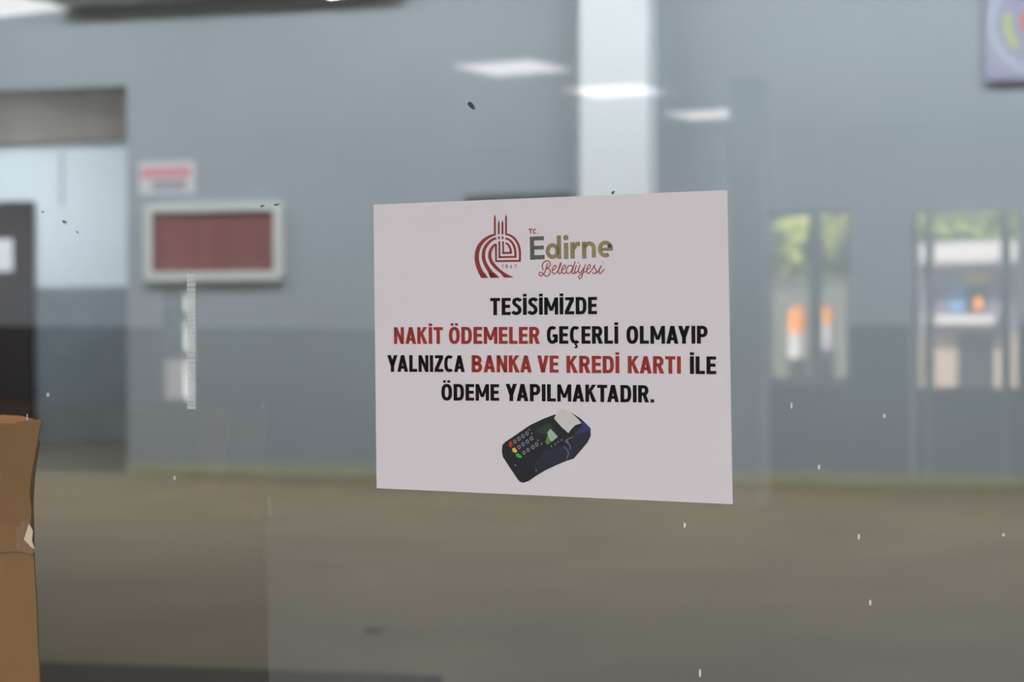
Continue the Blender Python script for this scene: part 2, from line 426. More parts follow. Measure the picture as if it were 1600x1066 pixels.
# small wall sign
x0, z1 = onwall(217, 254, .012); x1, z0 = onwall(304, 303, .012)
ws = empty('wall_sign', FH((x0 + x1) / 2, 0, z0), 'small white wall sign with a pink-red line above a grey line, over the notice board', 'sign')
MB().box(FH, x0, x1, 0, .012, z0, z1).build('plate', M['paper'], ws, bevel=.003)
def bars(a, b, za, zb, n, gap, m, nm):
    q = MB(); wd = (b - a) / n
    for i in range(n): q.box(FH, a + i * wd, a + (i + 1) * wd - gap, .0125, .014, za, zb)
    q.build(nm, m, ws)
W_, H_ = x1 - x0, z1 - z0
bars(x0 + .04 * W_, x0 + .94 * W_, z0 + .5 * H_, z0 + .84 * H_, 8, .006, M['red'], 'red_lettering')
bars(x0 + .24 * W_, x0 + .86 * W_, z0 + .14 * H_, z0 + .42 * H_, 11, .004, M['greyp'], 'grey_lettering')
# dark cabinet mostly behind the payment notice
x0, z1 = onwall(724, 305, .12); x1, z0 = onwall(890, 520, .12)
cb = empty('wall_cabinet', FH((x0 + x1) / 2, 0, z0), 'dark grey wall cabinet whose top edge shows above the payment notice', 'cabinet')
MB().box(FH, x0, x1, 0, .1, z0, z1).build('body', M['dmetal'], cb, bevel=.005)
MB().box(FH, x0 + .03, x1 - .03, .1, .115, z0 + .03, z1 - .03).build('door', M['dmetal'], cb, bevel=.003)
# emblem board top right
x0, z0 = onwall(1539, 127, .08); x1 = x0 + .92; z1 = z0 + .86
eb = empty('emblem_board', FH((x0 + x1) / 2, 0, z0), 'lilac board with a round yellow-green emblem hanging high at the right edge', 'board')
MB().box(FH, x0, x1, .005, .07, z0, z1).build('panel', M['lilac'], eb, bevel=.006)
ex, ez = onwall(1632, 32, .08)
def arc_ring(r0, r1, a0, a1, y, n=24):
    q = MB(); vs = []
    for i in range(n + 1):
        a = math.radians(a0 + (a1 - a0) * i / n)
        for r in (r0, r1): vs.append(FH(ex + r * math.cos(a), y, ez + r * math.sin(a)))
    return q.add(vs, [(2 * i, 2 * i + 1, 2 * i + 3, 2 * i + 2) for i in range(n)])
arc_ring(.36, .40, 95, 400, .0715, 48).build('pale_ring', M['palel'], eb, recalc=False)
for a0 in (165, 250, 335, 60): arc_ring(.24, .29, a0, a0 + 58, .0718).build('green_arc', M['ygreen'], eb, recalc=False)
arc_ring(.10, .17, 150, 210, .072).build('coral_arc', M['coral'], eb, recalc=False)
# door in the recess and its paper
def onrec(px, py, v):
    return onwall(px, py, v)
_, dz = onrec(20, 315, -RD + .06); dx1, _ = onrec(51, 400, -RD + .06); dx0 = dx1 - 1.0
dr = empty('door_1', FH((dx0 + dx1) / 2, -RD + .03, 0), kind='structure')
q = MB().box(FH, dx0 - .06, dx0, -RD + .01, -RD + .09, 0, dz).box(FH, dx1 - .05, dx1, -RD + .01, -RD + .09, 0, dz).box(FH, dx0, dx1 - .05, -RD + .01, -RD + .09, dz - .06, dz)
q.build('door_frame', M['door'], dr)
MB().box(FH, dx0, dx1 - .05, -RD + .012, -RD + .055, 0, dz - .06).build('door_leaf', M['door'], dr, bevel=.003)
MB().cyl(FH(dx0 + .1, -RD + .055, 1.05), .018, .018, .05, 12, nv).box(FH, dx0 + .08, dx0 + .22, -RD + .1, -RD + .12, 1.04, 1.06).build('door_handle', M['alu'], dr)
px1, pz0 = onrec(20, 424, -RD + .06); _, pz1 = onrec(20, 373, -RD + .06)
tag(MB().box(FH, px1 - .3, px1, -RD + .056, -RD + .06, pz0, pz1).build('door_sheet', M['paper'], loc=FH(px1 - .15, -RD + .056, pz0)), 'white sheet of paper on the dark brown door at the left edge', 'paper')
# cable down the recess wall
cx, cz0 = onrec(96, 322, -RD + .02)
tag(MB().cyl(FH(cx, -RD + .012, cz0), .012, .012, 3.2 - cz0, 8).build('wall_cable', M['greyp'], loc=FH(cx, -RD + .012, cz0)), 'thin grey cable running down the white recess wall', 'cable')
# floor: dark mat, leaf, pale patch
def onfloor(px, py): return hit(px, py, Vector((0, 0, 0)), up)
p = [onfloor(-260, 1030), onfloor(60, 1040), onfloor(690, 1062), onfloor(700, 1130), onfloor(-300, 1130)]
tag(MB().prism([q + up * .0005 for q in p], up * .012).build('floor_mat', M['rubber'], loc=onfloor(200, 1090)), 'dark rubber mat on the floor along the bottom left of the frame', 'mat')
lf = onfloor(585, 987)
vs = []
for i in range(12):
    a = 2 * PI * i / 12; vs.append(lf + Vector((.045 * math.cos(a), .035 * math.sin(a), .004 + .008 * math.cos(2 * a))))
tag(MB().prism(vs, up * .002).build('fallen_leaf', M['leaf'], loc=lf), 'small brown leaf lying on the beige hall floor', 'leaf')

# ================================================================== OUTDOOR OBJECTS (mirrored in the glass)
def tree(s, t, h, r, m, label, trunk=1.2, n=1600, flat=1.0):
    base = FG(s, t, -.02)
    e = empty('leafy_tree', base, label, 'tree', 'trees across the street')
    MB().cyl(base, .14, .07, h - r * flat * .6, 10).build('trunk', M['bark'], e)
    q = MB()
    for i in range(n):
        d = Vector((random.gauss(0, 1), random.gauss(0, 1), random.gauss(0, 1))).normalized() * (r * random.uniform(.45, 1) * (1 + .15 * random.random()))
        d.z *= flat
        c = base + up * (h) + d
        nn = (-sdir + bv * .3 + Vector((random.gauss(0, .45), random.gauss(0, .45), random.gauss(0, .45)))).normalized()   # leaves turned to the light
        a = nn.orthogonal().normalized(); a = (a * math.cos(i) + nn.cross(a) * math.sin(i)) * .12
        b = nn.cross(a).normalized() * .08
        q.add([c - a, c + b, c + a, c - b], [(0, 1, 2, 3)])
    q.build('foliage', m, e, recalc=False)
wl, wt = vt(1195, 445, 24); wr, _ = vt(1400, 445, 24)
TW = 24
gw = tag(MB().box(F, wl - 4, wr - .6, TW, TW + .25, -.02, wt).box(F, wl - 4, wr - .6, TW - .04, TW + .29, wt, wt + .06).build('garden_wall', M['fence'], loc=FG((wl + wr) / 2, TW, -.02)), 'grey garden wall across the street, reflected below the green leaves', 'wall')
a1, _ = vt(1205, 370, 29); a2, _ = vt(1308, 370, 26.4); a3, _ = vt(1500, 350, 33); a4, _ = vt(1110, 370, 30)
tree(a1, 29, 3.0, 1.0, M['leaf1'], 'green leafy tree above the garden wall, reflected in the left window')
tree(a2, 26.4, 2.9, .75, M['leaf2'], 'yellow-green leafy tree above the garden wall beside the green one')
tree(a3, 33, 3.6, 2.2, M['leaf1'], 'broad green tree behind the white-roofed kiosk', n=2600, flat=.7)
tree(a3 - 4.6, 41, 3.8, 1.9, M['leaf1'], 'far green tree left of the kiosk tree', n=1600)
# kiosk
TK = 22
k = empty('street_kiosk', FG(vt(1510, 500, TK)[0], TK + 1, -.02), 'small street kiosk with white awning, blue poster and cream base, reflected at right', 'kiosk')
ka, z_a1 = vt(1418, 381, TK - .4); kb, z_a0 = vt(1605, 411, TK - .4); kb += .8; ka2 = vt(1425, 450, TK)[0]
MB().box(F, ka, kb, TK - .4, TK + 2.2, z_a0, z_a1).build('awning', M['awn'], k, bevel=.03)
_, zl1 = vt(1500, 493, TK); _, zl0 = vt(1500, 507, TK); _, zb = vt(1500, 522, TK)
MB().box(F, ka2, kb, TK, TK + 2, zb, z_a0).build('body', M['kiosk'], k)
MB().box(F, vt(1450, 500, TK)[0], vt(1562, 500, TK)[0], TK - .25, TK, zl0, zl1).build('counter_ledge', M['awn'], k)
for x0, x1 in ((ka2, vt(1442, 560, TK)[0]), (vt(1450, 560, TK)[0], vt(1496, 560, TK)[0]), (vt(1553, 560, TK)[0], kb)):
    MB().box(F, x0, x1, TK, TK + 2, -.02, zb).build('base_panel', M['cream'], k)
MB().box(F, vt(1496, 560, TK)[0], vt(1553, 560, TK)[0], TK + .05, TK + 2, -.02, zb).build('base_door', M['dark'], k)
MB().box(F, vt(1484, 450, TK)[0], vt(1508, 450, TK)[0], TK - .02, TK, vt(1490, 488, TK)[1], vt(1490, 440, TK)[1]).build('blue_poster', M['bluep'], k)
MB().box(F, vt(1506, 450, TK)[0], vt(1546, 450, TK)[0], TK - .02, TK, vt(1520, 441, TK)[1], vt(1520, 430, TK)[1]).build('yellow_sign', M['yel'], k)
MB().box(F, vt(1512, 450, TK)[0], vt(1540, 450, TK)[0], TK - .02, TK, vt(1520, 487, TK)[1], vt(1520, 445, TK)[1]).build('serving_hatch', M['dark'], k)
MB().box(F, vt(1524, 450, TK)[0], vt(1536, 450, TK)[0], TK - .05, TK - .02, vt(1520, 485, TK)[1], vt(1520, 465, TK)[1]).build('orange_panel', M['orange'], k)
# two traffic posts
def post(px, w, lb, ya, yb, yc):
    T = 19; s, za = vt(px, ya, T); _, zb_ = vt(px, yb, T); _, zc = vt(px, yc, T)
    b = FG(s, T, -.02); r = w / 2
    e = empty('traffic_barrel', b, lb, 'barrel', 'orange and white traffic barrels')
    MB().cyl(b, r * 1.25, r * 1.2, .12, 20).cyl(b + up * .12, r, r, zc - .1 , 20).build('base', M['dark'], e)
    MB().cyl(b + up * (zc + .02), r, r, zb_ - zc, 20).build('white_band', M['awn'], e)
    MB().cyl(b + up * (zb_ + .02), r, r * .9, za - zb_, 20).cyl(b + up * (za + .02), r * .5, r * .4, .04, 16).build('orange_band', M['orange'], e)
post(1246, .21, 'larger orange and white traffic barrel reflected under the green leaves', 485, 520, 560)
post(1291, .17, 'smaller orange and white traffic barrel right of the larger one', 486, 506, 545)
# pale van-like board seen through side window: white planter wall
s4, z4 = S0 - 3.5, 2.4
tag(MB().box(F, S0 - 4.0, S0 - 3.2, ta - 3, tb + 6, -.02, .88).box(F, S0 - 4.05, S0 - 3.15, ta - 3.05, tb + 6.05, .88, .95).build('planter_wall', M['awn'], loc=FG(S0 - 3.6, (ta + tb) / 2, -.02)), 'low white planter wall outside the narrow side window', 'wall')
tag(MB().box(F, S0 - 6.2, S0 - 6.0, ta - 6, tb + 12, -.02, 3.4).box(F, S0 - 6.25, S0 - 5.95, ta - 6, tb + 12, 3.4, 3.5).build('boundary_wall', M['bwall'], loc=FG(S0 - 6, (ta + tb) / 2, -.02)), 'tall blue-grey boundary wall behind the white planter wall', 'wall')

# ================================================================== PAYMENT NOTICE ON THE GLASS
SO = .0012
corners = [(584, 320), (1137, 297), (1145, 788), (589, 763)]
cp = [onglass(x, y, .0004) for x, y in corners]
org = (cp[0] + cp[1] + cp[2] + cp[3]) / 4
notice = empty('payment_notice', org, 'white rectangular payment notice with red and black lettering stuck on the glass', 'notice')
MB().prism(cp, -bv * .0006).build('paper', M['sheet'], notice)
class Ink:                                           # flat print drawn in photo pixels and laid on the sheet's plane
    def __init__(s, off=SO): s.v = []; s.f = []; s.off = off
    def poly(s, pts):
        n = len(s.v); s.v += [onglass(x, y, s.off) for x, y in pts]; s.f.append(tuple(range(n, n + len(pts)))); return s
    def stroke(s, pts, wd, closed=False, T=None, cap=False):
        P = [Vector((p[0], p[1])) for p in pts]; n = len(P)
        W = wd if isinstance(wd, (list, tuple)) else [wd] * n
        L = []; R = []
        for i in range(n):
            a = P[i - 1] if (i > 0 or closed) else None; b = P[(i + 1) % n] if (i < n - 1 or closed) else None
            d1 = (P[i] - a).normalized() if a is not None else None; d2 = (b - P[i]).normalized() if b is not None else None
            if d1 is None: d1 = d2
            if d2 is None: d2 = d1
            n1 = Vector((-d1.y, d1.x)); n2 = Vector((-d2.y, d2.x)); m = n1 + n2
            if m.length < 1e-4: m = n1
            m = m.normalized(); k = 1 / max(.45, m.dot(n1))
            L.append(P[i] + m * (W[i] / 2 * k)); R.append(P[i] - m * (W[i] / 2 * k))
        T = T or (lambda p: p)
        rng = n if closed else n - 1
        for i in range(rng):
            j = (i + 1) % n
            s.poly([T(L[i]), T(L[j]), T(R[j]), T(R[i])])
        if cap:
            for c, wc in ((P[0], W[0]), (P[-1], W[-1])):
                s.poly([T(c + Vector((math.cos(2 * PI * i / 10), math.sin(2 * PI * i / 10))) * wc / 2) for i in range(10)])
        return s
    def build(s, name, m, parent, label=None):
        q = MB(); q.v = s.v; q.f = s.f
        o = q.build(name, m, parent, recalc=False)
        if label: o['label'] = label
        return o
def ell(cx, cy, rx, ry, a0, a1, n=14, e=1.0):
    o = []
    for i in range(n + 1):
        a = math.radians(a0 + (a1 - a0) * i / n); c, s = math.cos(a), math.sin(a)
        o.append((cx + rx * math.copysign(abs(c) ** e, c), cy + ry * math.copysign(abs(s) ** e, s)))
    return o
# condensed capital alphabet, unit cap height, y up.  item: ('r',x0,x1,y0,y1) ('p',pts) ('s',pts,width)
K = .2; k2 = K / 2; BH = .185
def R_(x0, x1, y0, y1): return ('p', [(x0, y0), (x1, y0), (x1, y1), (x0, y1)])
def DG(xb, xt, wd=.215, y0=0, y1=1): return ('p', [(xb, y0), (xb + wd, y0), (xt + wd, y1), (xt, y1)])
def ST(pts, wd=K): return ('s', pts, wd)
def bowl(x, w_, y0, y1): # right-hand bowl from stem x, total right extent w_
    yc = (y0 + y1) / 2; ry = (y1 - y0) / 2 - BH / 2
    return ST([(x, y1 - BH / 2)] + [(px_, py_) for px_, py_ in ell(w_ - k2 - .16, yc, .16, ry, 90, -90, 12, .9)] + [(x, y0 + BH / 2)], .19)
G = {}
G['I'] = (.2, [R_(0, K, 0, 1)])
G['E'] = (.48, [R_(0, K, 0, 1), R_(K, .48, 0, BH), R_(K, .45, .415, .415 + BH), R_(K, .48, 1 - BH, 1)])
G['L'] = (.46, [R_(0, K, 0, 1), R_(K, .46, 0, BH)])
G['T'] = (.53, [R_(.165, .365, 0, 1 - BH), R_(0, .53, 1 - BH, 1)])
G['N'] = (.57, [R_(0, .185, 0, 1), R_(.385, .57, 0, 1), ('p', [(.385, 0), (.57, 0), (.185, 1), (0, 1)])])
G['M'] = (.74, [R_(0, .185, 0, 1), R_(.555, .74, 0, 1), ('p', [(.29, .22), (.45, .22), (.185, 1), (0, 1)]), ('p', [(.29, .22), (.45, .22), (.74, 1), (.555, 1)])])
G['A'] = (.62, [('p', [(0, 0), (.205, 0), (.40, 1), (.21, 1)]), ('p', [(.415, 0), (.62, 0), (.41, 1), (.22, 1)]), R_(.15, .47, .19, .36)])
G['V'] = (.6, [('p', [(.2, 0), (.39, 0), (.205, 1), (0, 1)]), ('p', [(.21, 0), (.40, 0), (.6, 1), (.395, 1)])])
G['Y'] = (.6, [R_(.2, .4, 0, .42), ('p', [(.2, .34), (.4, .42), (.21, 1), (0, 1)]), ('p', [(.2, .42), (.4, .34), (.6, 1), (.39, 1)])])
G['K'] = (.58, [R_(0, K, 0, 1), ('p', [(.16, .40), (.29, .56), (.57, 1), (.35, 1), (.16, .62)]), ('p', [(.36, 0), (.59, 0), (.34, .62), (.2, .5)])])
G['Z'] = (.5, [R_(0, .5, 0, BH), R_(.02, .49, 1 - BH, 1), ('p', [(0, BH), (.22, BH), (.49, 1 - BH), (.26, 1 - BH)])])
G['D'] = (.58, [R_(0, K, 0, 1), ST([(.1, 1 - BH / 2), (.24, 1 - BH / 2)] + ell(.29, .5, .19, .5 - BH / 2, 75, -75, 14, .8) + [(.24, BH / 2), (.1, BH / 2)], .19)])
G['P'] = (.55, [R_(0, K, 0, 1), bowl(.1, .55, .36, 1)])
G['R'] = (.57, [R_(0, K, 0, 1), bowl(.1, .55, .40, 1), ('p', [(.36, 0), (.58, 0), (.41, .47), (.22, .47)])])
G['B'] = (.56, [R_(0, K, 0, 1), bowl(.1, .53, .44, 1), bowl(.1, .56, 0, .58)])
O_ = ell(.3, .5, .2, .41, 0, 360, 32, .82)[:-1]
G['O'] = (.6, [('c', O_, .195)])
G['C'] = (.54, [ST(ell(.3, .5, .2, .41, 52, 308, 26, .82), .19)])
G['G'] = (.58, [ST(ell(.3, .5, .2, .41, 52, 352, 30, .82), .19), R_(.31, .58, .37, .54), R_(.40, .58, .08, .5)])
G['S'] = (.5, [ST([(.45, .80), (.40, .875), (.31, .915), (.22, .905), (.13, .86), (.1, .77), (.11, .68), (.17, .6), (.27, .52), (.36, .44), (.40, .34), (.40, .23), (.35, .14), (.26, .09), (.17, .09), (.09, .13), (.03, .21)], .19)])
G['.'] = (.2, [R_(0, K, 0, .19)])
DOTI = R_(0.0, K, 1.06, 1.22)
G['İ'] = (.2, G['I'][1] + [DOTI])
G['Ö'] = (.6, G['O'][1] + [R_(.1, .26, 1.07, 1.22), R_(.34, .5, 1.07, 1.22)])
G['Ç'] = (.54, G['C'][1] + [ST([(.33, -.0), (.30, -.06), (.38, -.12), (.36, -.2), (.24, -.21)], .09)])
def word(txt, x0, y0, x1, y1, cap, m, name='lettering'):
    gap = .075
    KERN = {'YA': -.1, 'AY': -.1, 'KA': -.05, 'TA': -.09, 'CA': -.05, 'AP': 0, 'ZC': -.03, 'DA': -.03, 'AK': -.02, 'MA': -.02, 'VE': -.02, 'AL': -.01, 'KT': -.03, 'AR': -.01, 'RT': -.02}
    kn = [gap + KERN.get(txt[i:i + 2], 0) for i in range(len(txt))]
    tot = sum(G[c][0] for c in txt) + sum(kn[:-1])
    # tighter pairs
    sx = (x1 - x0) / tot; ink = Ink()
    x = 0
    for ci, c in enumerate(txt):
        wd, items = G[c]
        def T(p, x=x):
            X = x0 + (x + p[0]) * sx; f = (x + p[0]) / tot
            return (X + .006 * p[1] * cap * -1, y0 + (y1 - y0) * f - p[1] * cap)
        for it in items:
            if it[0] == 'p': ink.poly([T(p) for p in it[1]])
            elif it[0] == 's': ink.stroke(it[1], it[2], T=T)
            else: ink.stroke(it[1], it[2], closed=True, T=T)
        x += wd + kn[ci]
    return ink.build(name, m, notice, ('red' if m is M['redink'] else 'black') + ' printed word ' + txt)
for a in (('TESİSİMİZDE', 766, 492.8, 933, 491, 27), ('GEÇERLİ', 854.3, 537.3, 966, 537.3, 27.5), ('OLMAYIP', 978.7, 537.4, 1106, 537.2, 28),
          ('YALNIZCA', 605, 581.2, 726.3, 581.6, 26.2), ('İLE', 1078, 584.6, 1119.2, 584.9, 27.8),
          ('ÖDEME', 689.5, 626, 780, 626.5, 26), ('YAPILMAKTADIR.', 790, 626.8, 1022.3, 629.3, 27)):
    word(*a, M['ink'])
for a in (('NAKİT', 615.6, 537.6, 692, 537.6, 26.3), ('ÖDEMELER', 701.3, 537.6, 843.4, 537.5, 26.6), ('BANKA', 737, 581.8, 830.8, 582.2, 26.6),
          ('VE', 839.6, 582.3, 873, 582.6, 26.8), ('KREDİ', 885, 583, 967.8, 583.4, 27), ('KARTI', 981, 583.6, 1063.9, 584.2, 27.3)):
    word(*a, M['redink'])
# emblem (drawn from its outline: arches, minarets)
def E5(p): return (730 + p[0] / 8.88, 325 + p[1] / 8.88)
em = Ink()
def cr(pts, n=5):                                    # Catmull-Rom smoothing, also for widths
    o = []
    for i in range(len(pts) - 1):
        p0 = pts[max(i - 1, 0)]; p1 = pts[i]; p2 = pts[i + 1]; p3 = pts[min(i + 2, len(pts) - 1)]
        for j in range(n):
            t = j / n
            o.append(tuple(.5 * (2 * b + (c - a) * t + (2 * a - 5 * b + 4 * c - d) * t * t + (3 * b - a - 3 * c + d) * t ** 3) for a, b, c, d in zip(p0, p1, p2, p3)))
    o.append(tuple(pts[-1])); return o
def es(pts):
    q = cr(pts); em.stroke([(a, b) for a, b, c in q], [c for a, b, c in q], T=E5)
es([(395, 368, 24), (330, 388, 34), (250, 435, 44), (180, 510, 52), (142, 600, 60), (132, 690, 62), (145, 780, 62), (178, 870, 66), (212, 930, 70)])
em.poly([E5(p) for p in ((165, 915), (243, 900), (290, 972), (193, 972))])
es([(405, 422, 28), (350, 440, 34), (285, 495, 40), (240, 570, 46), (226, 650, 48), (235, 730, 50), (270, 810, 52), (320, 885, 56), (352, 925, 58)])
em.poly([E5(p) for p in ((312, 930), (378, 898), (450, 970), (335, 970))]); em.poly([E5(p) for p in ((290, 900), (345, 900), (400, 970), (322, 970))])
es([(402, 500, 26), (362, 530, 34), (325, 590, 42), (312, 660, 46), (330, 735, 46), (375, 800, 46), (435, 860, 44), (500, 908, 38)])
em.poly([E5(p) for p in ((460, 905), (512, 895), (590, 938), (650, 965), (510, 968))])
es([(540, 365, 28), (600, 385, 30), (660, 430, 32), (705, 500, 32), (728, 580, 32), (732, 660, 30), (728, 748, 30)])
em.poly([E5(p) for p in ((388, 724), (742, 722), (740, 748), (388, 752))])
em.poly([E5(p) for p in ((384, 520), (412, 490), (412, 752), (388, 752))])
es([(530, 424, 30), (580, 440, 30), (625, 485, 32), (655, 545, 32), (668, 610, 32), (668, 694, 32)])
em.poly([E5(p) for p in ((433, 670), (682, 666), (682, 692), (433, 698))]); em.poly([E5(p) for p in ((432, 465), (458, 462), (460, 690), (436, 697))])
es([(532, 485, 22), (568, 510, 28), (596, 560, 30), (606, 610, 30), (606, 636, 30)])
em.poly([E5(p) for p in ((487, 612), (618, 610), (618, 636), (487, 640))]); em.poly([E5(p) for p in ((484, 465), (508, 462), (512, 636), (488, 640))])
for x0, x1, yt, yb in ((370, 397, 95, 375), (425, 451, 175, 366), (476, 503, 172, 366), (526, 552, 92, 376)):
    m_ = (x0 + x1) / 2; em.poly([E5(p) for p in ((x0, yt + 42), (m_ - 3, yt), (m_ + 3, yt), (x1, yt + 42), (x1, yb), (x0, yb))])
for x0, x1 in ((426, 452), (478, 504)): em.poly([E5(p) for p in ((x0, 397), (x1, 395), (x1, 432), (x0, 434))])
def dg(pts, wd=7.5): em.stroke(pts, wd, T=E5)
dg([(482, 800), (494, 788), (494, 834)])
dg(ell(547, 798, 9, 10, 0, 360, 12)); dg(ell(547, 822, 11, 12, 0, 360, 12))
dg([(612, 788), (600, 812), (598, 822)]); dg(ell(608, 821, 10, 12, 0, 360, 12))
dg([(656, 790), (682, 790), (664, 834)])
em.build('emblem', M['emb'], notice, 'brick-red emblem of arches and minarets with 1867')
# town name
def E1(p): return (720 + p[0] / 6.154, 320 + p[1] / 6.154)
def E4(p): return (840 + p[0] / 10.66, 340 + p[1] / 10.66)
t = Ink()
for q in (((663, 308), (705, 306), (708, 527), (667, 530)), ((700, 306), (799, 302), (799, 341), (700, 344)), ((700, 396), (798, 392), (798, 429), (700, 432)), ((700, 486), (806, 482), (806, 523), (700, 528))): t.poly([E1(p) for p in q])
t.build('name_initial', M['greyink'], notice, 'dark grey letter E')
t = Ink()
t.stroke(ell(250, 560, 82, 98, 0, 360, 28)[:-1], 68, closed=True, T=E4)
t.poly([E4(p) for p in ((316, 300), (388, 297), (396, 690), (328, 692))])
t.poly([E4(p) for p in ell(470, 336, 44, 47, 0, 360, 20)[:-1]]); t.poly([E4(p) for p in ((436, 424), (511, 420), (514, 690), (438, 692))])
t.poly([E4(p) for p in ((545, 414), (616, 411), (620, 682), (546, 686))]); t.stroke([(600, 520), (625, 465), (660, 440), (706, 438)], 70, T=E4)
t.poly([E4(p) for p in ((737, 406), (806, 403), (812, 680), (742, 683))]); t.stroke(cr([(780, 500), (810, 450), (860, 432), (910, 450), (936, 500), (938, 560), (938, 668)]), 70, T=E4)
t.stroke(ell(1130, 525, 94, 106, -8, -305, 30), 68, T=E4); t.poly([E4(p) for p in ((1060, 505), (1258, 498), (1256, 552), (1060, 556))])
t.build('name_lettering', M['olive'], notice, 'lower-case letters dirne with an olive sheen put into the ink')
t = Ink()
def bs(pts, c=True): t.stroke(cr(pts, 4), 18, T=E4, cap=c)
bs([(165, 765), (145, 840), (115, 920), (75, 968), (35, 965), (25, 930), (50, 912), (85, 925)])
bs([(95, 870), (75, 820), (95, 755), (145, 722), (195, 735), (212, 785), (185, 830), (140, 848), (190, 858), (212, 900), (190, 955), (140, 978), (85, 925)])
bs([(245, 880), (290, 855), (310, 815), (285, 798), (252, 840), (245, 905), (275, 940), (325, 905)])
bs([(325, 905), (370, 830), (390, 760), (375, 775), (345, 890), (360, 938), (400, 905)])
bs([(400, 880), (450, 850), (468, 810), (445, 793), (412, 840), (405, 900), (435, 938), (480, 900)])
bs([(590, 830), (555, 798), (510, 812), (482, 870), (486, 920), (515, 934), (556, 900), (590, 830)]); bs([(622, 742), (590, 850), (572, 915), (595, 935), (625, 900)])
bs([(645, 798), (618, 890), (630, 930), (665, 895)]); bs([(676, 752), (680, 756)])
bs([(708, 790), (680, 870), (690, 920), (730, 900), (770, 840)]); bs([(795, 785), (755, 920), (725, 1005), (695, 1020), (685, 985), (730, 935), (810, 895)])
bs([(815, 870), (862, 845), (880, 805), (858, 785), (826, 835), (820, 900), (850, 932), (900, 880)])
bs([(900, 880), (950, 795), (945, 830), (975, 880), (968, 925), (935, 935), (915, 915)])
bs([(1062, 800), (1025, 890), (1035, 935), (1070, 910), (1110, 862)]); bs([(975, 925), (1010, 890), (1055, 810)]); bs([(1082, 738), (1086, 742)])
def b1(pts, wd=8): t.stroke(pts, wd, T=E1)
b1([(650, 237), (690, 235)], 12); b1([(670, 237), (671, 278)], 12); b1(ell(713, 256, 14, 19, 45, 315, 14), 11); b1([(690, 276), (697, 276)], 9); b1([(738, 274), (745, 274)], 9)
tag(t.build('script_lettering', M['script'], notice, 'thin rust-coloured script reading Belediyesi below small T.C.'), kind='stuff')
# printed card terminal
def E6(p): return (760 + p[0] / 7.615, 630 + p[1] / 7.615)
def flat(name, rgb, polys, off, smooth=0, rough=.45):
    q = Ink(off)
    for p in polys: q.poly([E6(v) for v in (cr(list(p) + [p[0]], 4)[:-1] if smooth else p)])
    return q
term = bpy.data.objects.new('card_terminal_print', None)
tb_ = flat('b', 0, [[(190, 500), (225, 462), (520, 262), (680, 185), (815, 135), (1000, 150), (1005, 110), (1130, 190), (1240, 300), (1240, 390), (1200, 470), (1040, 660), (945, 690), (850, 730), (700, 800), (600, 860), (500, 930), (440, 948), (400, 938), (370, 905), (260, 740), (195, 640), (183, 570)]], .0014)
mt = lambda n, c, **kk: mat(n, c, .45, **kk)
TP = tb_.build('terminal_picture', mt('terminal_black_print', (20, 21, 26), noise=.3, scale=80), notice, 'printed picture of a black card payment terminal with a paper roll')
def tp(name, rgb, polys, off, smooth=0):
    o = flat(name, rgb, polys, off, smooth).build(name, mt(name + '_ink', rgb), TP)
    if len(polys) > 2: o['kind'] = 'stuff'
tp('side_shade', (30, 31, 48), [[(700, 560), (940, 500), (985, 560), (960, 680), (850, 720), (700, 790), (590, 850), (560, 760)], [(1060, 300), (1235, 310), (1236, 385), (1190, 465), (1040, 652), (960, 678), (1005, 520)]], .0016)
tp('blue_cover', (44, 40, 96), [[(1110, 180), (1238, 300), (1234, 318), (1090, 372), (1060, 360), (1140, 270)]], .0018)
tp('paper_roll', (196, 194, 186), [[(805, 185), (840, 105), (900, 62), (1000, 105), (1100, 200), (1130, 240), (1060, 262), (1010, 310), (975, 358), (890, 280)]], .0018)
tp('screen_bezel', (26, 54, 34), [[(580, 330), (690, 250), (760, 240), (855, 400), (760, 470), (725, 500), (700, 470), (720, 380)]], .0018)
tp('screen', (150, 176, 150), [[(725, 350), (760, 305), (852, 402), (775, 462), (738, 410)]], .002)
tp('screen_glow', (86, 120, 52), [[(700, 465), (725, 385), (770, 462), (728, 498)]], .002)
tp('seam', (96, 98, 112), [[(915, 520), (930, 515), (975, 565), (985, 600), (955, 690), (945, 690), (968, 600), (960, 565)], [(930, 455), (960, 425), (1040, 395), (1035, 408), (965, 440), (1000, 500), (1005, 560), (990, 550), (985, 500)]], .002)
keys = []
for (x, y) in ((338, 458), (387, 425), (434, 392), (482, 360), (388, 525), (436, 490), (486, 458), (535, 420), (445, 590), (495, 558), (552, 525), (598, 492)):
    keys.append([(x - 22, y - 8), (x - 4, y - 26), (x + 14, y - 20), (x + 24, y + 8), (x + 8, y + 26), (x - 12, y + 22)])
    
tp('number_keys', (128, 128, 138), keys, .002)
tp('key_hollows', (34, 34, 44), [[(x_ * .5 + cx_ * .5, y_ * .5 + cy_ * .5) for x_, y_ in kk] for kk in keys for cx_, cy_ in [(sum(p[0] for p in kk) / 6, sum(p[1] for p in kk) / 6)]], .0022)
tp('small_keys', (120, 122, 148), [[(x - 10, y - 4), (x + 4, y - 12), (x + 12, y + 4), (x - 2, y + 12)] for x, y in ((510, 318), (540, 360), (612, 445), (655, 485), (772, 515), (820, 488), (852, 462), (895, 440), (590, 805), (345, 740))], .002)
tp('red_key', (168, 42, 34), [[(265, 480), (290, 450), (318, 495), (292, 530), (272, 520)]], .002)
tp('yellow_key', (216, 172, 50), [[(303, 545), (335, 528), (370, 570), (350, 592), (318, 585)]], .002)
tp('green_key', (40, 160, 78), [[(345, 610), (372, 596), (425, 635), (408, 655), (368, 645)]], .002)

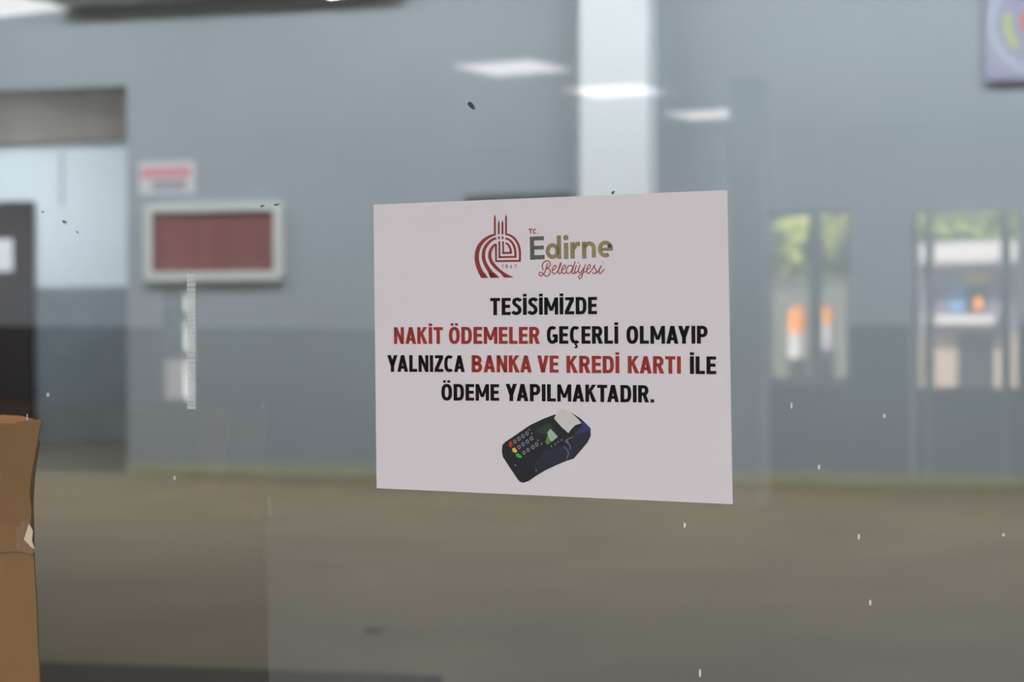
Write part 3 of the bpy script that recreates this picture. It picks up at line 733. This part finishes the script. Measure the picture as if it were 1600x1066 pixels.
# ================================================================== MARKS ON THE GLASS
# bright reflected strip, built as a broken film on the glass
y = 428.0; st = empty('reflection_strip', onglass(299, 640, .001), 'narrow vertical reflection built as translucent film on the glass below the notice board', 'tape')
i = 0
while y < 636:
    h = random.uniform(5.5, 8.5); dx = random.uniform(-.5, .5)
    pts = [onglass(a_ + dx, b_, .0012) for a_, b_ in ((292.5, y), (306, y), (306, y + h - 1), (292.5, y + h - 1))]
    MB().prism(pts, -bv * .0003).build('reflection_piece', M['strip'], st); y += h; i += 1
# white drips
for n_, (x, y, h, lb) in enumerate(((1237, 634, 10, 'below the reflected orange barrels'), (1382, 650, 7, 'below the left door post in the reflection'), (1280, 730, 8, 'just above the baseboard right of the notice'), (1070, 821, 8, 'just under the lower right corner of the notice'), (1342, 839, 9, 'over the floor at right, under the baseboard'), (1568, 836, 5, 'nearest the right edge, over the floor'), (1360, 942, 9, 'low over the floor at right'), (1094, 1052, 13, 'at the bottom edge below the notice'), (273, 747, 7, 'on the baseboard line left of the notice'), (75, 617, 6, 'beside the brown door above the box'))):
    pts = [onglass(x + 1.3 * math.sin(a) , y - h / 2 * math.cos(a), .0005) for a in [2 * PI * i / 8 for i in range(8)]]
    tag(MB().prism(pts, -bv * .0008).build('white_drip', M['speck'], loc=onglass(x, y, .0005)), 'tiny white drip dried on the glass ' + lb, 'drip', 'dried white drips on the glass')
# dark husks and insects
def husk(x, y, L, wd, ang, lb, legs=0):
    q = MB(); c, s = math.cos(ang), math.sin(ang)
    def P(u, v, o=.001): return onglass(x + u * c - v * s, y + u * s + v * c, o)
    pts = [P(L / 2 * math.cos(a), wd / 2 * math.sin(a) * (1.2 - .5 * math.cos(a))) for a in [2 * PI * i / 10 for i in range(10)]]
    q.prism(pts, -bv * .001)
    for i in range(legs):
        u = (i - legs / 2 + .5) * L / legs; sg = 1 if i % 2 else -1
        q.prism([P(u, 0), P(u + .6, 0), P(u + 1.5, sg * wd * 1.6), P(u + 1, sg * wd * 1.6)], -bv * .0006)
    tag(q.build('dead_insect', M['bug'], loc=onglass(x, y, .001)), lb, 'insect', 'dark insect husks on the glass')
husk(737, 165.5, 15, 5.5, math.radians(52), 'dark seed-shaped husk on the glass above the payment notice')
husk(958, 301, 6, 2, math.radians(-70), 'tiny dark insect on the top edge of the payment notice', 2)
husk(953, 384.5, 6, 5, .5, 'black speck on the last letter of the town name', 0)
husk(410, 322, 6, 1.4, -.6, 'thin dark insect leg left of the board corner', 2)
husk(432, 320, 8, 1.6, -.2, 'curled dark insect at the upper right corner of the notice board', 3)
husk(101, 347, 7, 2, .4, 'small dark insect on the glass before the white recess wall', 4)
husk(121, 363, 5, 1, 1, 'faint thin insect leg right below the small insect', 0)
husk(67, 331, 3, 2, 0, 'minute dark speck beside the brown door edge', 0)

# ================================================================== CARDBOARD BOX
DB = 1.98
def at(px, py, d): return CAM + ray(px, py) * d
bx = empty('cardboard_box', Vector((-.76, 2.05, 0)), 'brown open cardboard box with torn right edge at the lower left', 'box')
def outline(pts, d, z0=None): return [at(x, y, d + dd) for x, y, dd in pts]
# front wall, a thick sheet; the box gets wider below the torn tape
back = Vector((.0, .005, 0))
lower = [at(52, 862, DB), at(56, 930, DB), at(59, 1000, DB), at(62, 1070, DB)]
pB = Vector((lower[-1].x + .005, DB + .0, 0)); pL = Vector((lower[-1].x - .46, DB - .06, 0))
tl = pL.copy(); tl.z = lower[0].z
MB().prism([tl] + lower + [pB, pL], back).build('front_panel', M['card'], bx)
dirn = Vector((-.20, .22, 0))                        # side walls recede behind the front
def sidewall(p, z1, nm):
    MB().prism([Vector((p.x, p.y + .006, 0)), Vector((p.x, p.y + .006, z1)), Vector((p.x + dirn.x, p.y + .006 + dirn.y, z1)), Vector((p.x + dirn.x, p.y + .006 + dirn.y, 0))], Vector((-.004, 0, 0))).build(nm, M['card'], bx)
BT = at(40, 664, DB).z
sidewall(Vector((lower[0].x - .003, DB, 0)), BT, 'side_panel'); sidewall(pL + Vector((.004, 0, 0)), BT, 'side_panel')
pb1 = Vector((lower[0].x - .003, DB + .006, 0)) + dirn; pb2 = pL + Vector((.004, .006, 0)) + dirn
MB().prism([pb1, pb2, pb2 + up * BT, pb1 + up * BT], Vector((0, .004, 0))).build('back_panel', M['card'], bx)
# front flap standing up
fl = [(-260, 868, -.05), (46, 862, 0), (47, 835, 0), (49, 800, 0), (46, 770, 0), (50, 735, .0), (57, 700, .0), (62, 668, 0), (66, 661, 0), (62, 655.5, .0), (40, 657, -.004), (20, 662, -.008), (0, 668, -.012), (-120, 690, -.035), (-260, 700, -.05)]
MB().prism([at(x, y, DB + d) for x, y, d in fl], back * .8).build('flap', M['card'], bx)
f2_ = [(-260, 850, .10), (40, 800, .03), (56, 664, .02), (52, 655, .03), (30, 650, .05), (5, 648.5, .07), (-40, 650, .09), (-260, 668, .12)]
MB().prism([at(x, y, DB + d + .02) for x, y, d in f2_], back * .8).build('inner_flap', M['cardin'], bx)
f3_ = [(47, 860, .004), (53, 860, .012), (50, 800, .012), (53, 745, .012), (61, 690, .012), (57, 690, .004), (49, 740, .004), (46, 790, .004)]
MB().prism([at(x, y, DB + d) for x, y, d in f3_], back).build('torn_side', mat('torn_card_edge', (120, 94, 62), .9), bx)
# tape round the crease and torn fibres
tp_ = [(-260, 830, -.052), (20, 817, -.003), (46, 813, -.002), (50, 840, -.002), (55, 862, -.002), (48, 868, -.002), (20, 855, -.003), (-260, 880, -.052)]
MB().prism([at(x, y, DB + d) for x, y, d in tp_], Vector((0, -.0008, 0))).build('tape', M['tape'], bx)
MB().prism([at(x, y, DB - .004) for x, y in ((38, 843), (46, 818), (52, 830), (50, 845), (55, 858), (49, 855), (45, 850))], Vector((0, -.002, 0))).build('torn_fibres', M['tear'], bx)
MB().prism([at(x, y, DB + .0) for x, y in ((42, 660), (43.2, 660), (42.6, 647), (41.8, 647))], Vector((0, .001, 0))).build('loose_thread', M['speck'], bx)
